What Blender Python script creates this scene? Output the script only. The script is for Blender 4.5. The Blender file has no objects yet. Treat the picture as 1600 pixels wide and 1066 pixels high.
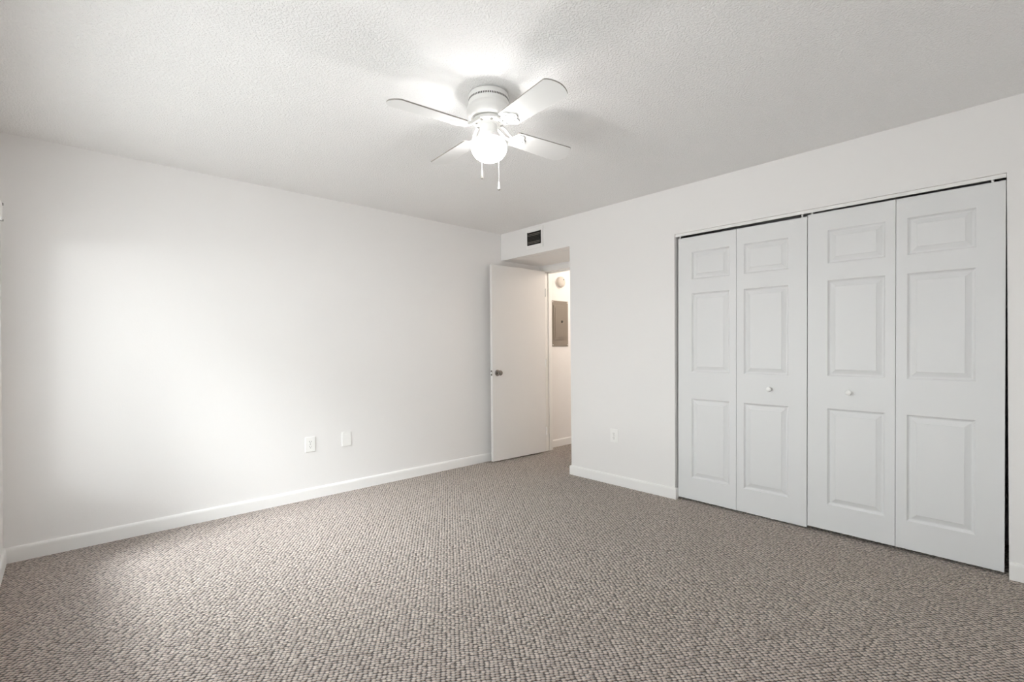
import bpy, bmesh, math, random
from mathutils import Vector, Matrix

S = bpy.context.scene
COL = S.collection
PI = math.pi
random.seed(4)

# ------------------------------------------------------------------ camera
CAM_H = 1.1876
YAW, ROLL, F_PX, CY = 0.74592, -0.008725, 757.57, 545.69
fw = Vector((math.sin(YAW), math.cos(YAW), 0))
r0 = Vector((math.cos(YAW), -math.sin(YAW), 0))
u0 = Vector((0, 0, 1))
cr = math.cos(ROLL) * r0 + math.sin(ROLL) * u0
cu = -math.sin(ROLL) * r0 + math.cos(ROLL) * u0
cd = bpy.data.cameras.new('camera')
cam = bpy.data.objects.new('camera', cd)
COL.objects.link(cam)
cd.sensor_fit = 'HORIZONTAL'
cd.sensor_width = 36.0
cd.lens = F_PX / 1600.0 * 36.0
cd.shift_y = (CY - 533.0) / 1600.0
cd.clip_start = 0.02
M = Matrix((cr, cu, -fw)).transposed().to_4x4()
M.translation = Vector((0, 0, CAM_H))
cam.matrix_world = M
S.camera = cam

# ------------------------------------------------------------------ light and exposure
S.view_settings.view_transform = 'Standard'
S.view_settings.look = 'None'
S.view_settings.gamma = 1.0
S.view_settings.use_curve_mapping = False
S.view_settings.exposure = 0.16
S.cycles.max_bounces = 16
S.cycles.diffuse_bounces = 10
S.cycles.transparent_max_bounces = 12

W = bpy.data.worlds.new('daylight')
S.world = W
W.use_nodes = True
bg = W.node_tree.nodes['Background']
wn, wl = W.node_tree.nodes, W.node_tree.links
wtc = wn.new('ShaderNodeTexCoord')
wsep = wn.new('ShaderNodeSeparateXYZ')
wl.new(wtc.outputs['Generated'], wsep.inputs[0])
wramp = wn.new('ShaderNodeValToRGB')          # pale ground, bright hazy horizon, softer zenith
wmr = wn.new('ShaderNodeMapRange')
wmr.inputs['From Min'].default_value = -1.0
wmr.inputs['From Max'].default_value = 1.0
wl.new(wsep.outputs['Z'], wmr.inputs['Value'])
wl.new(wmr.outputs['Result'], wramp.inputs['Fac'])
el = wramp.color_ramp.elements
el[0].position, el[0].color = 0.490, (0.72, 0.715, 0.725, 1)
el[1].position, el[1].color = 0.503, (0.985, 0.985, 1.005, 1)
for pos, c in ((0.60, (0.92, 0.94, 0.96, 1)), (0.78, (0.56, 0.585, 0.62, 1)), (1.0, (0.36, 0.385, 0.42, 1))):
    el.new(pos).color = c
wl.new(wramp.outputs['Color'], bg.inputs[0])
bg.inputs[1].default_value = 5.9


def area(name, loc, target, sx, sy, power, color):
    L = bpy.data.lights.new(name, 'AREA')
    L.shape = 'RECTANGLE'
    L.size, L.size_y, L.energy, L.color = sx, sy, power, color
    o = bpy.data.objects.new(name, L)
    COL.objects.link(o)
    o.location = loc
    d = Vector(target) - Vector(loc)
    o.rotation_euler = d.to_track_quat('-Z', 'Y').to_euler()
    return o


# daylight falling through the window nearest the corner
sky_light = area('daylight_outside', (-2.4, 2.4, 3.4), (0.5, 3.45, 0.8), 1.2, 1.2, 36, (0.95, 0.96, 1.0))
sky_light.data.spread = math.radians(48)
area('daylight_slanting', (-2.2, -1.4, 1.62), (-0.3, 3.0, 1.62), 0.8, 0.45, 46, (0.97, 0.97, 1.0))
GLOBE_STRENGTH = 450.0

# ------------------------------------------------------------------ room numbers
XB, YA, XC, YD, H = 3.516, 3.964, -0.2591, -0.45, 2.44
XP = 4.11            # partition with the hall door
ALC_Y = 2.99         # end of the closet wall, start of the alcove
SOF = 2.156          # alcove ceiling
CL0, CL1 = 0.100, 1.928   # closet opening
XE = 5.5


# ------------------------------------------------------------------ materials
def srgb(r, g, b):
    def f(c):
        c /= 255.0
        return c / 12.92 if c <= 0.04045 else ((c + 0.055) / 1.055) ** 2.4
    return (f(r), f(g), f(b), 1)


def mat(name, col, rough=0.6, metal=0.0, spec=0.5, bump=0.0, scale=200.0, dist=0.001, detail=2.0):
    m = bpy.data.materials.new(name)
    m.use_nodes = True
    nt = m.node_tree
    b = nt.nodes['Principled BSDF']
    b.inputs['Base Color'].default_value = col
    b.inputs['Roughness'].default_value = rough
    b.inputs['Metallic'].default_value = metal
    b.inputs['Specular IOR Level'].default_value = spec
    tc = nt.nodes.new('ShaderNodeTexCoord')
    n = nt.nodes.new('ShaderNodeTexNoise')
    n.inputs['Scale'].default_value = scale
    n.inputs['Detail'].default_value = detail
    nt.links.new(tc.outputs['Object'], n.inputs['Vector'])
    # faint mottling of the finish
    mr = nt.nodes.new('ShaderNodeMapRange')
    mr.inputs['To Min'].default_value = max(0.02, rough - 0.03)
    mr.inputs['To Max'].default_value = min(1.0, rough + 0.03)
    nt.links.new(n.outputs['Fac'], mr.inputs['Value'])
    nt.links.new(mr.outputs['Result'], b.inputs['Roughness'])
    if bump > 0:
        bp = nt.nodes.new('ShaderNodeBump')
        bp.inputs['Strength'].default_value = bump
        bp.inputs['Distance'].default_value = dist
        nt.links.new(n.outputs['Fac'], bp.inputs['Height'])
        nt.links.new(bp.outputs['Normal'], b.inputs['Normal'])
    return m


M_WALL = mat('wall_paint', (0.865, 0.853, 0.845, 1), 0.55, spec=0.3, bump=0.25, scale=120, dist=0.0012)
M_TRIM = mat('trim_paint', (0.90, 0.893, 0.88, 1), 0.38, spec=0.45, bump=0.03, scale=60)
M_DOOR = mat('door_paint', (0.80, 0.785, 0.77, 1), 0.45, spec=0.4, bump=0.04, scale=80)
M_BIFOLD = mat('closet_door_paint', (0.78, 0.785, 0.79, 1), 0.42, spec=0.4, bump=0.05, scale=90)
M_FANW = mat('fan_white_enamel', (0.86, 0.855, 0.84, 1), 0.32, spec=0.5, bump=0.02, scale=60)
M_BLADE = mat('blade_white_laminate', (0.82, 0.82, 0.81, 1), 0.4, spec=0.45, bump=0.02, scale=60)
M_EDGE = mat('blade_edge_fibreboard', srgb(150, 146, 140), 0.7)
M_DARK = mat('dark_slot', srgb(38, 36, 34), 0.7)
M_PLASTIC = mat('white_plastic', (0.92, 0.915, 0.90, 1), 0.3, spec=0.5)
M_GRILLE = mat('dark_grille_metal', srgb(122, 117, 108), 0.5, spec=0.4)
M_DARKSLAT = mat('darker_grille_metal', srgb(58, 55, 50), 0.5, spec=0.4)
M_DUCT = mat('duct_interior', srgb(26, 25, 23), 0.8)
M_CHROME = mat('satin_nickel', srgb(150, 145, 140), 0.22, metal=1.0)
M_PANEL = mat('grey_panel_enamel', srgb(138, 129, 119), 0.45, spec=0.4)
M_DETECT = mat('detector_plastic', srgb(206, 200, 193), 0.5)
M_PEND = mat('pendant_grey', srgb(120, 117, 112), 0.4)
M_VANE = mat('valance_vinyl', (0.80, 0.79, 0.77, 1), 0.4)


def ceiling_material():
    m = mat('textured_ceiling', (0.91, 0.905, 0.90, 1), 0.7, spec=0.2)
    nt = m.node_tree
    b = nt.nodes['Principled BSDF']
    tc = nt.nodes.new('ShaderNodeTexCoord')
    n1 = nt.nodes.new('ShaderNodeTexNoise')
    n1.inputs['Scale'].default_value = 100
    n1.inputs['Detail'].default_value = 2.5
    n1.inputs['Distortion'].default_value = 0.4
    ramp = nt.nodes.new('ShaderNodeValToRGB')
    ramp.color_ramp.elements[0].position = 0.42
    ramp.color_ramp.elements[1].position = 0.62
    bp = nt.nodes.new('ShaderNodeBump')
    bp.inputs['Strength'].default_value = 0.65
    bp.inputs['Distance'].default_value = 0.0032
    nt.links.new(tc.outputs['Object'], n1.inputs['Vector'])
    nt.links.new(n1.outputs['Fac'], ramp.inputs['Fac'])
    nt.links.new(ramp.outputs['Color'], bp.inputs['Height'])
    nt.links.new(bp.outputs['Normal'], b.inputs['Normal'])
    return m


def carpet_material():
    m = bpy.data.materials.new('loop_carpet')
    m.use_nodes = True
    nt = m.node_tree
    N, Lk = nt.nodes.new, nt.links.new
    b = nt.nodes['Principled BSDF']
    b.inputs['Roughness'].default_value = 0.95
    b.inputs['Specular IOR Level'].default_value = 0.1
    b.inputs['Sheen Weight'].default_value = 0.65
    b.inputs['Sheen Tint'].default_value = (1.0, 0.97, 0.945, 1)
    b.inputs['Sheen Roughness'].default_value = 0.4
    tc = N('ShaderNodeTexCoord')
    mp = N('ShaderNodeMapping')
    mp.vector_type = 'POINT'
    mp.inputs['Rotation'].default_value = (0, 0, math.radians(35.4))
    Lk(tc.outputs['Object'], mp.inputs['Vector'])
    sc = N('ShaderNodeVectorMath')
    sc.operation = 'MULTIPLY'
    sc.inputs[1].default_value = (1 / 0.0178, 1 / 0.0135, 0)
    Lk(mp.outputs['Vector'], sc.inputs[0])
    vo = N('ShaderNodeTexVoronoi')
    vo.voronoi_dimensions = '2D'
    vo.feature = 'F1'
    vo.inputs['Scale'].default_value = 1.0
    vo.inputs['Randomness'].default_value = 0.38
    Lk(sc.outputs[0], vo.inputs['Vector'])
    # each loop is a low dome of yarn
    dome = N('ShaderNodeMapRange')
    dome.interpolation_type = 'SMOOTHSTEP'
    dome.inputs['From Min'].default_value = 0.12
    dome.inputs['From Max'].default_value = 0.68
    dome.inputs['To Min'].default_value = 1.0
    dome.inputs['To Max'].default_value = 0.0
    Lk(vo.outputs['Distance'], dome.inputs['Value'])
    fib = N('ShaderNodeTexNoise')
    fib.inputs['Scale'].default_value = 330
    fib.inputs['Detail'].default_value = 3
    Lk(tc.outputs['Object'], fib.inputs['Vector'])
    add = N('ShaderNodeMath')
    add.operation = 'MULTIPLY_ADD'
    Lk(fib.outputs['Fac'], add.inputs[0])
    add.inputs[1].default_value = 0.45
    Lk(dome.outputs['Result'], add.inputs[2])
    bp = N('ShaderNodeBump')
    bp.inputs['Strength'].default_value = 1.0
    bp.inputs['Distance'].default_value = 0.008
    Lk(add.outputs[0], bp.inputs['Height'])
    Lk(bp.outputs['Normal'], b.inputs['Normal'])
    # pale heathered loops, each its own tone; shade between them painted dark brown
    sep = N('ShaderNodeSeparateColor')
    Lk(vo.outputs['Color'], sep.inputs[0])
    tone = N('ShaderNodeMix')
    tone.data_type = 'RGBA'
    tone.inputs[6].default_value = srgb(176, 160, 147)
    tone.inputs[7].default_value = srgb(226, 211, 199)
    Lk(sep.outputs[0], tone.inputs[0])
    gap_shade = N('ShaderNodeMix')
    gap_shade.data_type = 'RGBA'
    gap_shade.inputs[6].default_value = srgb(66, 54, 45)
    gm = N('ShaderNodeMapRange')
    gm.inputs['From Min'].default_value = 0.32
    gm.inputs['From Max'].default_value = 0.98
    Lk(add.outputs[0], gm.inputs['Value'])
    Lk(gm.outputs['Result'], gap_shade.inputs[0])
    Lk(tone.outputs[2], gap_shade.inputs[7])
    Lk(gap_shade.outputs[2], b.inputs['Base Color'])
    return m


def glass_material():
    m = bpy.data.materials.new('window_glass')
    m.use_nodes = True
    nt = m.node_tree
    nt.nodes.remove(nt.nodes['Principled BSDF'])
    t = nt.nodes.new('ShaderNodeBsdfTransparent')
    t.inputs[0].default_value = (0.96, 0.98, 0.97, 1)
    g = nt.nodes.new('ShaderNodeBsdfGlossy')
    g.inputs['Roughness'].default_value = 0.02
    fr = nt.nodes.new('ShaderNodeMapRange')
    lw = nt.nodes.new('ShaderNodeLayerWeight')
    lw.inputs[0].default_value = 0.25
    fr.inputs['To Min'].default_value = 0.04
    fr.inputs['To Max'].default_value = 0.30
    nt.links.new(lw.outputs['Facing'], fr.inputs['Value'])
    mx = nt.nodes.new('ShaderNodeMixShader')
    nt.links.new(fr.outputs[0], mx.inputs[0])
    nt.links.new(t.outputs[0], mx.inputs[1])
    nt.links.new(g.outputs[0], mx.inputs[2])
    nt.links.new(mx.outputs[0], nt.nodes['Material Output'].inputs[0])
    return m


def glow_material(name, col, strength):
    m = bpy.data.materials.new(name)
    m.use_nodes = True
    b = m.node_tree.nodes['Principled BSDF']
    b.inputs['Base Color'].default_value = (0.9, 0.9, 0.88, 1)
    b.inputs['Roughness'].default_value = 0.2
    b.inputs['Emission Color'].default_value = col
    b.inputs['Emission Strength'].default_value = strength
    return m


def globe_material():
    """Frosted glass: part of the bulb's light passes straight, part is scattered."""
    m = bpy.data.materials.new('frosted_globe_glass')
    m.use_nodes = True
    nt = m.node_tree
    nt.nodes.remove(nt.nodes['Principled BSDF'])
    t = nt.nodes.new('ShaderNodeBsdfTransparent')
    tr = nt.nodes.new('ShaderNodeBsdfTranslucent')
    tr.inputs[0].default_value = (0.95, 0.95, 0.94, 1)
    df = nt.nodes.new('ShaderNodeBsdfDiffuse')
    df.inputs[0].default_value = (0.9, 0.9, 0.89, 1)
    gl = nt.nodes.new('ShaderNodeBsdfGlossy')
    gl.inputs['Roughness'].default_value = 0.15
    m1, m2, m3 = (nt.nodes.new('ShaderNodeMixShader') for _ in range(3))
    m1.inputs[0].default_value = 0.35
    m2.inputs[0].default_value = 0.68
    m3.inputs[0].default_value = 0.04
    L_ = nt.links.new
    L_(tr.outputs[0], m1.inputs[1]); L_(df.outputs[0], m1.inputs[2])
    L_(t.outputs[0], m2.inputs[1]); L_(m1.outputs[0], m2.inputs[2])
    L_(m2.outputs[0], m3.inputs[1]); L_(gl.outputs[0], m3.inputs[2])
    L_(m3.outputs[0], nt.nodes['Material Output'].inputs[0])
    return m


M_CEIL = ceiling_material()
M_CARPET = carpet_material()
M_GLASS = glass_material()
M_BULB = glow_material('lit_bulb', (1.0, 0.98, 0.968, 1), GLOBE_STRENGTH)
M_GLOBE = globe_material()


# ------------------------------------------------------------------ helpers
def quad(bm, pts):
    vs = [bm.verts.new(p) for p in pts]
    return bm.faces.new(vs)


def add_box(bm, lo, hi, bevel=0.0, seg=2):
    t = bmesh.new()
    bmesh.ops.create_cube(t, size=1.0)
    for v in t.verts:
        v.co = Vector([lo[i] + (v.co[i] + 0.5) * (hi[i] - lo[i]) for i in range(3)])
    if bevel > 0:
        bmesh.ops.bevel(t, geom=t.edges[:] + t.verts[:], offset=bevel, segments=seg, affect='EDGES', profile=0.6)
    me = bpy.data.meshes.new('tmp')
    t.to_mesh(me)
    t.free()
    bm.from_mesh(me)
    bpy.data.meshes.remove(me)


def add_lathe(bm, prof, seg=48, center=(0, 0), axis='Z', base=(0, 0, 0)):
    """prof: (radius, height) from one end to the other, revolved about an axis through base."""
    rings = []
    for r, h in prof:
        ring = []
        n = 1 if r < 1e-6 else seg
        for k in range(n):
            a = 2 * PI * k / seg
            x, y, z = r * math.cos(a), r * math.sin(a), h
            if axis == '-Y':
                p = (x, -z, y)
            elif axis == '-X':
                p = (-z, x, y)
            else:
                p = (x, y, z)
            ring.append(bm.verts.new((p[0] + base[0], p[1] + base[1], p[2] + base[2])))
        rings.append(ring)
    for a, c in zip(rings, rings[1:]):
        for k in range(seg):
            k2 = (k + 1) % seg
            if len(a) == 1 and len(c) == 1:
                continue
            if len(a) == 1:
                bm.faces.new((a[0], c[k], c[k2]))
            elif len(c) == 1:
                bm.faces.new((a[k], c[0], a[k2]))
            else:
                bm.faces.new((a[k], c[k], c[k2], a[k2]))
    for e in (rings[0], rings[-1]):
        if len(e) > 1:
            bm.faces.new(e)


def add_tube(bm, pts, rad, seg=10):
    pts = [Vector(p) for p in pts]
    rings = []
    for i, p in enumerate(pts):
        d = (pts[min(i + 1, len(pts) - 1)] - pts[max(i - 1, 0)]).normalized()
        up = Vector((0, 0, 1)) if abs(d.z) < 0.9 else Vector((1, 0, 0))
        a = d.cross(up).normalized()
        c = d.cross(a)
        rr = rad[i] if isinstance(rad, (list, tuple)) else rad
        rings.append([bm.verts.new(p + rr * (a * math.cos(2 * PI * k / seg) + c * math.sin(2 * PI * k / seg))) for k in range(seg)])
    for a, c in zip(rings, rings[1:]):
        for k in range(seg):
            bm.faces.new((a[k], a[(k + 1) % seg], c[(k + 1) % seg], c[k]))
    bm.faces.new(rings[0])
    bm.faces.new(rings[-1])


def add_prism(bm, outline, d0, d1, f):
    """outline: 2-D points; f(a, b, d) -> 3-D point; closed solid between depths d0 and d1."""
    A = [bm.verts.new(f(a, b, d0)) for a, b in outline]
    B = [bm.verts.new(f(a, b, d1)) for a, b in outline]
    bm.faces.new(A)
    bm.faces.new(list(reversed(B)))
    n = len(outline)
    for i in range(n):
        bm.faces.new((A[i], B[i], B[(i + 1) % n], A[(i + 1) % n]))


def add_sweep(bm, path, prof):
    """prof (d, z) swept along a 2-D path; d is measured to the left of the walking direction, mitred."""
    P = [Vector(p) for p in path]
    rings = []
    for i, p in enumerate(P):
        ns = []
        if i > 0:
            t = (P[i] - P[i - 1]).normalized()
            ns.append(Vector((-t.y, t.x)))
        if i < len(P) - 1:
            t = (P[i + 1] - P[i]).normalized()
            ns.append(Vector((-t.y, t.x)))
        n = ns[0] if len(ns) == 1 else (ns[0] + ns[1]) / (1 + ns[0].dot(ns[1]))
        rings.append([bm.verts.new((p.x + n.x * d, p.y + n.y * d, z)) for d, z in prof])
    m = len(prof)
    for a, c in zip(rings, rings[1:]):
        for k in range(m):
            bm.faces.new((a[k], a[(k + 1) % m], c[(k + 1) % m], c[k]))
    bm.faces.new(rings[0])
    bm.faces.new(rings[-1])


def obj(name, bm, m, parent=None, smooth=False, mats=None):
    bmesh.ops.recalc_face_normals(bm, faces=bm.faces[:])
    me = bpy.data.meshes.new(name)
    bm.to_mesh(me)
    bm.free()
    for mm in (mats or [m]):
        me.materials.append(mm)
    if smooth:
        for p in me.polygons:
            p.use_smooth = True
        try:
            me.set_sharp_from_angle(angle=math.radians(35))
        except Exception:
            pass
    o = bpy.data.objects.new(name, me)
    COL.objects.link(o)
    if parent:
        o.parent = parent
    return o


def tag(o, label=None, cat=None, group=None, kind=None):
    if label: o['label'] = label
    if cat: o['category'] = cat
    if group: o['group'] = group
    if kind: o['kind'] = kind
    return o


def empty(name, loc=(0, 0, 0), rz=0.0):
    o = bpy.data.objects.new(name, None)
    COL.objects.link(o)
    o.location = loc
    o.rotation_euler = (0, 0, rz)
    o.empty_display_size = 0.1
    return o


def struct(name, bm, m, label, cat, smooth=False):
    return tag(obj(name, bm, m, smooth=smooth), label, cat, kind='structure')


# ------------------------------------------------------------------ the shell
bm = bmesh.new()
add_box(bm, (XC - 0.15, YD - 0.1, -0.1), (XE + 0.1, YA + 0.1, 0.0))
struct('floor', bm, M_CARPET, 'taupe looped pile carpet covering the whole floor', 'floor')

bm = bmesh.new()
add_box(bm, (XC - 0.15, YD - 0.1, H), (XE + 0.1, YA + 0.1, H + 0.1))
struct('ceiling', bm, M_CEIL, 'white textured ceiling with the fan mounted on it', 'ceiling')

bm = bmesh.new()
add_box(bm, (XC - 0.15, YA, 0.0), (XE + 0.1, YA + 0.1, H))
struct('wall_left', bm, M_WALL, 'long plain off-white wall on the left running on into the hall', 'wall')

# wall with the closet opening and the alcove
bm = bmesh.new()
out = [(YD, 0), (0.102, 0), (0.098, 2.062), (1.921, 2.076), (1.934, 0), (ALC_Y, 0), (ALC_Y, SOF),
       (YA, SOF - 0.003), (YA, H), (YD, H)]
add_prism(bm, out, XB, XB + 0.1, lambda a, b, d: (d, a, b))
struct('wall_right', bm, M_WALL, 'off-white wall on the right with the closet opening', 'wall')

# window wall with its opening: (y0, y1, sill, head)
WINS = [(0.40, 3.40, 0.50, 1.97)]
bm = bmesh.new()
x0, x1 = XC - 0.15, XC
add_box(bm, (x0, 3.40, 0), (x1, YA, H))
add_box(bm, (x0, YD, 0), (x1, 0.40, H))
for y0, y1, z0, z1 in WINS:
    add_box(bm, (x0, y0, 0), (x1, y1, z0))
    add_box(bm, (x0, y0, z1), (x1, y1, H))
struct('wall_window', bm, M_WALL, 'off-white wall with the window at the left edge', 'wall')

bm = bmesh.new()
add_box(bm, (XC - 0.15, YD - 0.1, 0), (XE + 0.1, YD, H))
struct('wall_rear', bm, M_WALL, 'off-white wall behind the camera', 'wall')

# closet back and side, partition with the hall door, hall
bm = bmesh.new()
add_box(bm, (XP, YD, 0), (XP + 0.1, ALC_Y + 0.04, H))
struct('wall_closet', bm, M_WALL, 'wall at the back of the closet', 'wall')
bm = bmesh.new()
add_box(bm, (XB + 0.1, ALC_Y - 0.1, 0), (XP, ALC_Y, H))
struct('wall_alcove', bm, M_WALL, 'side wall of the entrance alcove beside the closet', 'wall')
HD0, HD1, HDZ = 3.03, 3.872, 2.083      # hall doorway
bm = bmesh.new()
add_box(bm, (XP, HD1, 0), (XP + 0.1, YA, H))
add_box(bm, (XP, ALC_Y + 0.04, HDZ), (XP + 0.1, HD1, H))
struct('wall_doorway', bm, M_WALL, 'wall over and beside the hall doorway', 'wall')
bm = bmesh.new()
add_box(bm, (XB + 0.1, ALC_Y, SOF - 0.003), (XP, YA, H))
struct('ceiling_alcove', bm, M_CEIL, 'lowered flat ceiling over the entrance alcove', 'ceiling')
bm = bmesh.new()
add_box(bm, (XE, 2.6, 0), (XE + 0.1, YA, H))
add_box(bm, (XP + 0.1, 2.6, 0), (XE, 2.7, H))
struct('wall_hall', bm, M_WALL, 'far walls of the hall beyond the doorway', 'wall')

# door frame of the hall doorway
bm = bmesh.new()
add_box(bm, (XP - 0.012, HD1 - 0.004, 0), (XP + 0.108, HD1 + 0.018, HDZ + 0.02), 0.002)
add_box(bm, (XP - 0.012, ALC_Y + 0.001, HDZ - 0.004), (XP + 0.108, HD1 + 0.018, HDZ + 0.046), 0.002)
add_box(bm, (XP - 0.012, ALC_Y + 0.001, 0), (XP + 0.108, HD0 + 0.008, HDZ + 0.02), 0.002)
add_box(bm, (XP + 0.04, HD1 - 0.015, 0), (XP + 0.075, HD1, HDZ - 0.004), 0.001)
add_box(bm, (XP + 0.04, HD0, HDZ - 0.017), (XP + 0.075, HD1, HDZ - 0.002), 0.001)
struct('trim_1', bm, M_TRIM, 'white painted frame around the hall doorway', 'trim')

# baseboards
BB = [(0, 0), (0.0135, 0), (0.0135, 0.068), (0.0125, 0.076), (0.0095, 0.083), (0.005, 0.0865), (0, 0.0875)]


def baseboard(name, path, label):
    b = bmesh.new()
    add_sweep(b, path, BB)
    struct(name, b, M_TRIM, label, 'baseboard')


baseboard('baseboard_left', [(XP - 0.012, YA), (XC, YA), (XC, YD)],
          'white baseboard along the long left wall')
baseboard('baseboard_right', [(XB + 0.028, 1.934), (XB, 1.934), (XB, ALC_Y), (XP - 0.012, ALC_Y)],
          'white baseboard between the alcove and the closet')
baseboard('baseboard_closet', [(XB, YD), (XB, 0.101)], 'short white baseboard right of the closet')
baseboard('baseboard_hall', [(XE, YA), (XP + 0.108, YA)], 'white baseboard in the hall beyond the door')

# windows of the left-hand wall
for i, (y0, y1, z0, z1) in enumerate(WINS):
    w = tag(empty('window_%d' % (i + 1), (XC - 0.09, (y0 + y1) / 2, z0)),
            'wide window in the wall at the left edge', 'window', kind='structure')
    hw, hh = (y1 - y0) / 2, z1 - z0
    bm = bmesh.new()
    for lo, hi in (((-0.03, -hw, 0), (0.03, hw, 0.045)), ((-0.03, -hw, hh - 0.045), (0.03, hw, hh)),
                   ((-0.03, -hw, 0.045), (0.03, -hw + 0.045, hh - 0.045)), ((-0.03, hw - 0.045, 0.045), (0.03, hw, hh - 0.045)),
                   ((-0.015, -0.012, 0.045), (0.015, 0.012, hh - 0.045))):
        add_box(bm, lo, hi, 0.003)
    obj('window_frame', bm, M_TRIM, w)
    bm = bmesh.new()
    add_box(bm, (-0.004, -hw + 0.04, 0.04), (0.0, hw - 0.04, hh - 0.04))
    obj('window_pane', bm, M_GLASS, w)
    bm = bmesh.new()
    add_box(bm, (0.03, -hw, -0.0), (0.115, hw, 0.018), 0.004)
    obj('window_sill', bm, M_TRIM, w)

# blind valance over the window: only its far end shows
v = tag(empty('blind_valance', (XC, 3.42, 1.88)), 'white blind valance over the window at the left edge', 'blind')
bm = bmesh.new()
add_box(bm, (0.0, -2.9, -0.030), (0.034, 0.0, 0.030), 0.003)
obj('headrail', bm, M_VANE, v)
bm = bmesh.new()
add_box(bm, (0.036, -2.92, -0.040), (0.042, 0.008, 0.042), 0.002)
add_box(bm, (0.001, 0.001, -0.040), (0.042, 0.008, 0.042), 0.002)
obj('valance_face', bm, M_VANE, v)
for lo_, hi_ in (((0.012, 0.0075, 0.032), (0.046, 0.012, 0.045)), ((0.028, 0.0075, -0.045), (0.046, 0.012, -0.036))):
    bm = bmesh.new()
    add_box(bm, lo_, hi_, 0.001)
    tag(obj('corner_clip', bm, M_PEND, v), 'grey corner clip')

# ------------------------------------------------------------------ closet
bm = bmesh.new()
add_prism(bm, [(0.100, 2.0430), (1.921, 2.0550), (1.921, 2.0755), (0.100, 2.0615)], XB + 0.018, XB + 0.022, lambda a, b, d: (d, a, b))
add_prism(bm, [(0.100, 2.0590), (1.921, 2.0730), (1.921, 2.0755), (0.100, 2.0615)], XB + 0.022, XB + 0.068, lambda a, b, d: (d, a, b))
tag(obj('closet_track', bm, M_TRIM), 'white metal track across the top of the closet opening', 'track', kind=None)

PROFILE = [(0.0, 0.0), (0.002, 0.001), (0.005, 0.006), (0.010, 0.0115), (0.013, 0.0125), (0.017, 0.0125), (0.020, 0.0115), (0.041, 0.0030), (0.0425, 0.0010), (0.044, 0.0006)]


def leaf_mesh(wd, z0, z1, u0, u1, rows):
    """A moulded bifold leaf. Local y 0..-wd to the right, x into the closet; panels between u0 and u1."""
    b = bmesh.new()
    th = 0.032
    us = [0.0, u0, u1, wd]
    zs = [z0]
    for a, c in rows:
        zs += [a, c]
    zs.append(z1)
    for i in range(3):
        for j in range(len(zs) - 1):
            ua, ub, za, zb = us[i], us[i + 1], zs[j], zs[j + 1]
            if i == 1 and j % 2 == 1:
                prev = None
                for ins, dep in PROFILE:
                    ring = [(dep, -(ua + ins), za + ins), (dep, -(ub - ins), za + ins), (dep, -(ub - ins), zb - ins), (dep, -(ua + ins), zb - ins)]
                    if prev:
                        for k in range(4):
                            quad(b, [prev[k], prev[(k + 1) % 4], ring[(k + 1) % 4], ring[k]])
                    prev = ring
                quad(b, prev)
            else:
                quad(b, [(0, -ua, za), (0, -ub, za), (0, -ub, zb), (0, -ua, zb)])
    # sides and back
    quad(b, [(th, 0, z0), (th, -wd, z0), (th, -wd, z1), (th, 0, z1)])
    quad(b, [(0, 0, z0), (th, 0, z0), (th, 0, z1), (0, 0, z1)])
    quad(b, [(0, -wd, z0), (th, -wd, z0), (th, -wd, z1), (0, -wd, z1)])
    quad(b, [(0, 0, z1), (th, 0, z1), (th, -wd, z1), (0, -wd, z1)])
    quad(b, [(0, 0, z0), (th, 0, z0), (th, -wd, z0), (0, -wd, z0)])
    bmesh.ops.remove_doubles(b, verts=b.verts[:], dist=1e-5)
    return b


ROWS = [(0.186, 0.797), (1.000, 1.606), (1.710, 1.923)]


def knob(parent, y, z):
    b = bmesh.new()
    add_lathe(b, [(0.0085, 0), (0.008, 0.008), (0.0105, 0.012), (0.0155, 0.018), (0.017, 0.024), (0.015, 0.029), (0.009, 0.032), (0, 0.033)],
              24, axis='-X', base=(0, y, z))
    obj('knob', b, M_PLASTIC, parent, smooth=True)


def bifold(name, loc, wl, wr, z0, z1, first_outer, tilt, label, pins):
    root = tag(empty(name, loc), label, 'closet door', kind='structure')
    root.rotation_euler = (tilt, 0, 0)
    # the fold seam is at y = -wl
    a, n = 0.110, 0.050
    l1 = obj('door_leaf', leaf_mesh(wl - 0.0025, z0, z1, a, wl - n, ROWS), M_BIFOLD, root)
    l2 = obj('door_leaf', leaf_mesh(wr - 0.0012, z0, z1, n, wr - a, ROWS), M_BIFOLD, root)
    l2.location = (0, -wl, 0)
    knob(l2 if first_outer else l1, -0.5 * (wr if first_outer else wl), 0.905)
    for y in pins:
        b = bmesh.new()
        add_lathe(b, [(0.006, z1 - 0.002), (0.006, z1 + 0.022)], 12, base=(0.009, y, 0))
        obj('pivot_pin', b, M_PLASTIC, root, smooth=True)
    return root


XF = XB + 0.028
LEAN = math.radians(0.53)
bifold('door_2', (XF, 1.922, 0), 0.449, 0.450, 0.019, 2.0385, True, LEAN,
       'left pair of white six-panel bifold closet doors', (-0.012, -0.868))
bifold('door_3', (XF, 1.0195, 0), 0.454, 0.4465, 0.025, 2.0390, False, LEAN,
       'right pair of white six-panel bifold closet doors', (-0.022, -0.850))

# ------------------------------------------------------------------ hall door, standing open
DX, DY = 4.050, 3.850
ang = math.atan2(3.846 - 3.812, 3.276 - 4.046)
d = tag(empty('door_1', (4.046, 3.812, 0), ang), 'plain white hall door standing open against the left wall', 'door', kind='structure')
DW, DT, DZ0, DZ1 = 0.771, 0.035, 0.016, 2.072
bm = bmesh.new()
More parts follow.
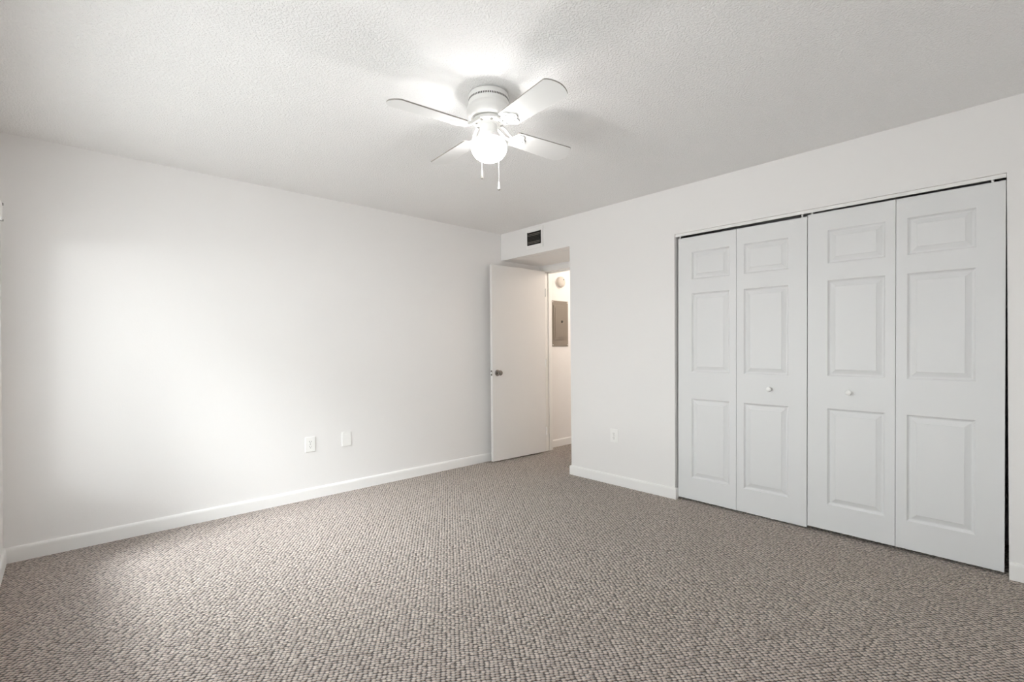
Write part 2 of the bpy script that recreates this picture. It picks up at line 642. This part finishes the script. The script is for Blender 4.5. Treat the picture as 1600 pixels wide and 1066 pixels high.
# local x runs from the hinge to the free edge, local +y is the face seen from the room
add_box(bm, (0, -DT, DZ0), (DW, 0, DZ1), 0.0015)
obj('door_slab', bm, M_DOOR, d)
KX, KZ = DW - 0.064, 0.940
b = bmesh.new()
for sgn, y0 in ((1, 0.0), (-1, -DT)):
    prof = [(0.033, 0.0), (0.033, 0.004), (0.028, 0.008), (0.014, 0.010), (0.0125, 0.026), (0.019, 0.032), (0.0265, 0.040), (0.0275, 0.050), (0.024, 0.058), (0.016, 0.062), (0, 0.063)]
    rings = []
    t = bmesh.new()
    add_lathe(t, prof, 28, axis='-Y')
    for vv in t.verts:
        vv.co = Vector((vv.co.x + KX, -sgn * vv.co.y + y0, vv.co.z + KZ))
    me = bpy.data.meshes.new('t')
    t.to_mesh(me)
    t.free()
    b.from_mesh(me)
    bpy.data.meshes.remove(me)
tag(obj('door_knob', b, M_CHROME, d, smooth=True), 'round dark nickel door knob')
b = bmesh.new()
add_box(b, (DW - 0.001, -0.029, KZ - 0.028), (DW + 0.0015, -0.006, KZ + 0.028), 0.0008)
plate = tag(obj('latch_plate', b, M_CHROME, d), 'metal latch plate on the door edge')
b = bmesh.new()
add_box(b, (DW, -0.024, KZ - 0.009), (DW + 0.010, -0.011, KZ + 0.009), 0.002)
obj('latch_bolt', b, M_PLASTIC, plate)
for z in (0.25, 1.03, 1.83):
    b = bmesh.new()
    add_lathe(b, [(0.006, z - 0.045), (0.006, z + 0.045)], 12, base=(-0.004, 0.004, 0))
    add_box(b, (-0.001, -0.03, z - 0.045), (0.0012, 0.002, z + 0.045))
    obj('hinge', b, M_TRIM, d, smooth=True)

# ------------------------------------------------------------------ outlets and plates
def outlet(name, loc, rz, label, dup=True):
    """Local -y faces the room."""
    root = tag(empty(name, loc, rz), label, 'outlet' if dup else 'wall plate', 'white double wall outlets' if dup else None)
    b = bmesh.new()
    add_box(b, (-0.040, -0.0075, -0.059), (0.040, 0.0, 0.059), 0.0035, 3)
    obj('cover_plate', b, M_PLASTIC, root)
    if dup:
        for s in (-1, 1):
            b = bmesh.new()
            o2 = []
            for k in range(28):
                t = 2 * PI * k / 28
                o2.append((0.0172 * math.cos(t), max(-0.0135, min(0.0135, 0.0172 * math.sin(t))) + s * 0.0195))
            add_prism(b, o2, -0.0072, -0.0098, lambda p, q, dd: (p, dd, q))
            sock = obj('socket', b, M_PLASTIC, root)
            b = bmesh.new()
            cz = s * 0.0195
            add_box(b, (-0.0078, -0.0101, cz - 0.001), (-0.0054, -0.0096, cz + 0.008))
            add_box(b, (0.0054, -0.0101, cz + 0.0), (0.0078, -0.0096, cz + 0.007))
            add_lathe(b, [(0.0027, 0.0096), (0.0027, 0.0101)], 12, axis='-Y', base=(0, 0, cz - 0.0075))
            tag(obj('socket_slots', b, M_DARK, sock), 'dark slots')
        b = bmesh.new()
        add_lathe(b, [(0.003, 0.0072), (0.0028, 0.0085), (0, 0.0088)], 12, axis='-Y')
        obj('screw', b, M_PEND, root, smooth=True)
    else:
        for s in (-1, 1):
            b = bmesh.new()
            add_lathe(b, [(0.003, 0.0072), (0.0028, 0.0083), (0, 0.0086)], 12, axis='-Y', base=(0, 0, s * 0.042))
            obj('screw', b, M_PLASTIC, root, smooth=True)
    return root


outlet('wall_outlet', (1.446, YA, 0.437), 0, 'white double outlet low on the long left wall')
outlet('blank_wall_plate', (1.748, YA, 0.442), 0, 'blank white cover plate right of the left wall outlet', dup=False)
outlet('wall_outlet', (XB, 2.500, 0.425), -PI / 2, 'white double outlet on the wall between the alcove and closet')

# ------------------------------------------------------------------ air vent above the alcove
vt = tag(empty('air_vent', (XB, 3.4525, 2.313), -PI / 2), 'small dark louvred air vent above the alcove opening', 'vent')
b = bmesh.new()
# a white flange with an opening (local x to the right, -y to the room)
fw_, fh_, ow, oh = 0.121, 0.103, 0.093, 0.066
for lo, hi in (((-fw_, -0.006, -fh_), (fw_, 0, -oh)), ((-fw_, -0.006, oh), (fw_, 0, fh_)),
               ((-fw_, -0.006, -oh), (-ow, 0, oh)), ((ow, -0.006, -oh), (fw_, 0, oh))):
    add_box(b, lo, hi, 0.0012)
obj('vent_flange', b, M_TRIM, vt)
b = bmesh.new()
add_box(b, (-ow, -0.0012, -oh), (ow, -0.0002, oh))
tag(obj('duct_opening', b, M_DUCT, vt), 'dark opening behind the louvres')
for k, z in enumerate((0.040, 0.026, 0.009, -0.006, -0.021, -0.038, -0.052)):
    b = bmesh.new()
    add_box(b, (-ow, -0.0125, z), (ow, -0.0105, z + 0.0055), 0.0005)
    add_box(b, (-ow, -0.0115, z + 0.0045), (ow, -0.002, z + 0.0055))
    obj('louvre', b, M_DARKSLAT if k in (2, 3, 4) else M_GRILLE, vt)
for x in (-ow + 0.002, ow - 0.002):
    b = bmesh.new()
    add_box(b, (x - 0.002, -0.0145, -oh), (x + 0.002, -0.001, oh))
    obj('louvre_rail', b, M_DUCT, vt)

# ------------------------------------------------------------------ hall: breaker panel and smoke detector
ep = tag(empty('electrical_panel', (4.461, YA, 1.215)), 'grey metal breaker panel on the hall wall under the smoke detector', 'panel')
b = bmesh.new()
add_box(b, (-0.147, -0.010, 0.0), (0.146, 0.0, 0.556), 0.002)
obj('panel_cover', b, M_PANEL, ep)
b = bmesh.new()
add_box(b, (-0.125, -0.016, 0.080), (0.060, -0.009, 0.500), 0.003)
dr = obj('panel_door', b, M_PANEL, ep)
b = bmesh.new()
add_box(b, (-0.100, -0.019, 0.105), (0.052, -0.0155, 0.470), 0.003)
obj('door_panel', b, M_PANEL, dr)
b = bmesh.new()
add_lathe(b, [(0.016, 0.018), (0.015, 0.023), (0.008, 0.026), (0, 0.026)], 20, axis='-Y', base=(0.022, 0, 0.303))
tag(obj('latch', b, M_DARK, dr, smooth=True), 'small dark round latch')
for x, z in ((0.132, 0.540), (0.132, 0.020), (-0.134, 0.540), (-0.134, 0.020)):
    b = bmesh.new()
    add_lathe(b, [(0.006, 0.009), (0.0055, 0.0125), (0, 0.0135)], 14, axis='-Y', base=(x, 0, z))
    obj('screw', b, M_PLASTIC, ep, smooth=True)

sd = tag(empty('smoke_detector', (4.470, YA, 2.003)), 'round white smoke detector high on the hall wall', 'smoke detector')
b = bmesh.new()
add_lathe(b, [(0.064, 0), (0.064, 0.010), (0.062, 0.012)], 40, axis='-Y')
obj('mounting_ring', b, M_DETECT, sd, smooth=True)
b = bmesh.new()
add_lathe(b, [(0.066, 0.012), (0.067, 0.020), (0.064, 0.034), (0.055, 0.042), (0.030, 0.045), (0, 0.0455)], 40, axis='-Y')
body = obj('detector_body', b, M_DETECT, sd, smooth=True)
b = bmesh.new()
add_lathe(b, [(0.008, 0.0425), (0.0075, 0.047), (0, 0.0475)], 16, axis='-Y', base=(0.022, 0, 0.028))
obj('test_button', b, M_PEND, body, smooth=True)

# warm ceiling lamp of the hall, out of the picture to the right
L = bpy.data.lights.new('hall_lamp', 'POINT')
L.energy, L.color, L.shadow_soft_size = 13.0, (1.0, 0.87, 0.74), 0.09
lo = bpy.data.objects.new('hall_lamp', L)
COL.objects.link(lo)
lo.location = (5.0, 3.1, 2.25)

# ------------------------------------------------------------------ ceiling fan
FX, FY = 1.540, 1.820
fan = tag(empty('ceiling_fan', (FX, FY, H)), 'white four-blade ceiling fan with a lit glass globe', 'ceiling fan')
Z = lambda z: z - H
b = bmesh.new()
add_lathe(b, [(0.060, 0.0), (0.060, Z(2.432)), (0.0965, Z(2.432)), (0.0985, Z(2.429)), (0.0985, Z(2.412)), (0.0975, Z(2.411)),
              (0.0975, Z(2.397)), (0.0985, Z(2.396)), (0.0985, Z(2.388)), (0.096, Z(2.384)), (0.0955, Z(2.379)), (0.099, Z(2.373)), (0.106, Z(2.366)), (0.1105, Z(2.355)), (0.111, Z(2.346)), (0.108, Z(2.335)),
              (0.100, Z(2.323)), (0.093, Z(2.316)), (0.088, Z(2.315)), (0.086, Z(2.318)), (0.040, Z(2.318))], 64)
housing = obj('motor_housing', b, M_FANW, fan, smooth=True)
b = bmesh.new()
NS = 72
for k in range(NS):
    a0, a1 = 2 * PI * (k - 0.28) / NS, 2 * PI * (k + 0.28) / NS
    r_in, r_out = 0.0970, 0.0979
    P = [(r_out * math.cos(a0), r_out * math.sin(a0)), (r_out * math.cos(a1), r_out * math.sin(a1)),
         (r_in * math.cos(a1), r_in * math.sin(a1)), (r_in * math.cos(a0), r_in * math.sin(a0))]
    add_prism(b, P, Z(2.3995), Z(2.4085), lambda p, q, dd: (p, q, dd))
tag(obj('vent_slots', b, M_DARK, housing), 'ring of dark vent slots')

b = bmesh.new()
add_lathe(b, [(0.050, Z(2.318)), (0.076, Z(2.312)), (0.078, Z(2.306)), (0.076, Z(2.297)), (0.064, Z(2.292)), (0.050, Z(2.290)), (0.046, Z(2.286)), (0.030, Z(2.286))], 48)
hub = obj('blade_hub', b, M_FANW, fan, smooth=True)
for k in range(8):
    b = bmesh.new()
    a = math.radians(84 + 22.5 + 45 * k)
    c, s = math.cos(a), math.sin(a)
    add_box(b, (0.062 * c - 0.006, 0.062 * s - 0.006, Z(2.2905)), (0.062 * c + 0.006, 0.062 * s + 0.006, Z(2.2945)), 0.001)
    tag(obj('hub_slot', b, M_PEND, hub), 'grey slot')

b = bmesh.new()
add_lathe(b, [(0.030, Z(2.290)), (0.0395, Z(2.289)), (0.040, Z(2.284)), (0.040, Z(2.246)), (0.0385, Z(2.243)), (0.036, Z(2.242))], 40)
swh = obj('switch_housing', b, M_FANW, fan, smooth=True)
b = bmesh.new()
add_lathe(b, [(0.036, Z(2.246)), (0.0430, Z(2.244)), (0.0440, Z(2.240)), (0.0440, Z(2.228)), (0.0425, Z(2.226)), (0.038, Z(2.226))], 40)
fit = obj('globe_fitter', b, M_FANW, swh, smooth=True)
for k in range(3):
    a = math.radians(200 + 120 * k)
    b = bmesh.new()
    add_tube(b, [(0.046 * math.cos(a), 0.046 * math.sin(a), Z(2.234)), (0.056 * math.cos(a), 0.056 * math.sin(a), Z(2.234))], 0.003, 8)
    obj('thumb_screw', b, M_FANW, fit, smooth=True)

b = bmesh.new()
gp = [(0.0425, 2.2265), (0.052, 2.222), (0.070, 2.213), (0.081, 2.202), (0.0865, 2.189), (0.0875, 2.176), (0.0855, 2.162), (0.079, 2.147),
      (0.068, 2.133), (0.053, 2.122), (0.034, 2.114), (0.015, 2.110), (0, 2.109)]
add_lathe(b, [(r, Z(z)) for r, z in gp], 48)
globe = tag(obj('glass_globe', b, M_GLOBE, fan, smooth=True), 'lit white glass globe')

b = bmesh.new()
add_lathe(b, [(0.016, Z(2.232)), (0.016, Z(2.206)), (0.014, Z(2.204))], 24)
sock = obj('lamp_socket', b, M_FANW, swh, smooth=True)
b = bmesh.new()
add_lathe(b, [(0.0125, Z(2.206)), (0.014, Z(2.198)), (0.023, Z(2.183)), (0.0285, Z(2.168)), (0.0285, Z(2.158)), (0.024, Z(2.146)), (0.014, Z(2.139)), (0, Z(2.137))], 32)
tag(obj('light_bulb', b, M_BULB, fan, smooth=True), 'glowing bulb inside the globe')

# blades
BZ = 2.258
def blade_outline():
    """Widening blade with chamfered corners and a slightly rounded tip."""
    half = [(0.150, 0.048), (0.158, 0.054), (0.30, 0.060), (0.483, 0.0665), (0.489, 0.0655), (0.499, 0.058), (0.509, 0.044), (0.516, 0.028), (0.520, 0.012), (0.521, 0.0)]
    return [(x, -y) for x, y in half] + [(x, y) for x, y in half[-2::-1]]


def make_blade(a, lift=0.0):
    b = bmesh.new()
    o = blade_outline()
    add_prism(b, o, 0.0, 0.006, lambda p, q, dd: (p, q, dd))
    bl = obj('blade', b, M_BLADE, fan, mats=[M_BLADE, M_EDGE])
    for p in bl.data.polygons:
        if abs(p.normal.z) < 0.5:
            p.material_index = 1
    bl.location = (0, 0, Z(BZ))
    bl.rotation_euler = (Matrix.Rotation(a, 3, 'Z') @ Matrix.Rotation(-lift, 3, 'Y') @ Matrix.Rotation(math.radians(-12), 3, 'X')).to_euler()
    # decorative iron under the blade root
    b = bmesh.new()
    iron = [(0.128, -0.012), (0.142, -0.030), (0.160, -0.044), (0.182, -0.046), (0.196, -0.036), (0.200, -0.022), (0.214, -0.014), (0.222, 0.0),
            (0.214, 0.014), (0.200, 0.022), (0.196, 0.036), (0.182, 0.046), (0.160, 0.044), (0.142, 0.030), (0.128, 0.012)]
    add_prism(b, iron, -0.004, 0.0, lambda p, q, dd: (p, q, dd))
    for s in (-1, 1):
        add_tube(b, [(0.136, s * 0.012, -0.003), (0.112, s * 0.016, 0.006), (0.090, s * 0.017, 0.026), (0.068, s * 0.013, 0.042)], [0.007, 0.0075, 0.0075, 0.007], 10)
    for x, y in ((0.176, -0.026), (0.176, 0.026), (0.204, 0.0)):
        add_lathe(b, [(0.0045, -0.004), (0.004, -0.006), (0, -0.0067)][::-1], 12, base=(x, y, 0))
    obj('blade_iron', b, M_FANW, bl, smooth=True)
    return bl


for k in range(4):
    make_blade(math.radians(84 + 90 * k), math.radians(-0.7) if k == 1 else 0.0)


def chain(side, zb, zt, pend_mat, lab):
    # both chains hang on the far side of the globe
    rx, ry = r0.x, r0.y
    ox = side * rx + 0.082 * fw.x
    oy = side * ry + 0.082 * fw.y
    n = math.hypot(ox, oy)
    b = bmesh.new()
    add_tube(b, [(ox / n * 0.038, oy / n * 0.038, Z(2.262)), (ox / n * 0.060, oy / n * 0.060, Z(2.255)), (ox * 0.97, oy * 0.97, Z(2.215)), (ox, oy, Z(2.19)), (ox, oy, Z(zt))], 0.0008, 6)
    zz = zt
    while zz < 2.19:
        bmesh.ops.create_icosphere(b, subdivisions=1, radius=0.0013, matrix=Matrix.Translation((ox, oy, Z(zz))))
        zz += 0.0048
    ch = obj('pull_chain', b, M_PLASTIC, fan, smooth=True)
    b = bmesh.new()
    h = zt - zb
    add_lathe(b, [(0.0015, Z(zt)), (0.003, Z(zt - 0.1 * h)), (0.0052, Z(zt - 0.5 * h)), (0.0068, Z(zt - 0.8 * h)), (0.0066, Z(zt - 0.93 * h)), (0.004, Z(zb)), (0, Z(zb))], 16, base=(ox, oy, 0))
    pd = tag(obj('pendant', b, pend_mat, ch, smooth=True), lab)
    b = bmesh.new()
    add_lathe(b, [(0.0066, Z(zb + 0.004)), (0.0064, Z(zb)), (0.004, Z(zb - 0.002)), (0, Z(zb - 0.002))], 16, base=(ox, oy, 0))
    tag(obj('pendant_tip', b, M_EDGE, pd, smooth=True), 'dark tip')


chain(-0.0405, 2.056, 2.104, M_PEND, 'grey pull chain pendant')
chain(0.045, 1.998, 2.040, M_PLASTIC, 'white pull chain pendant')
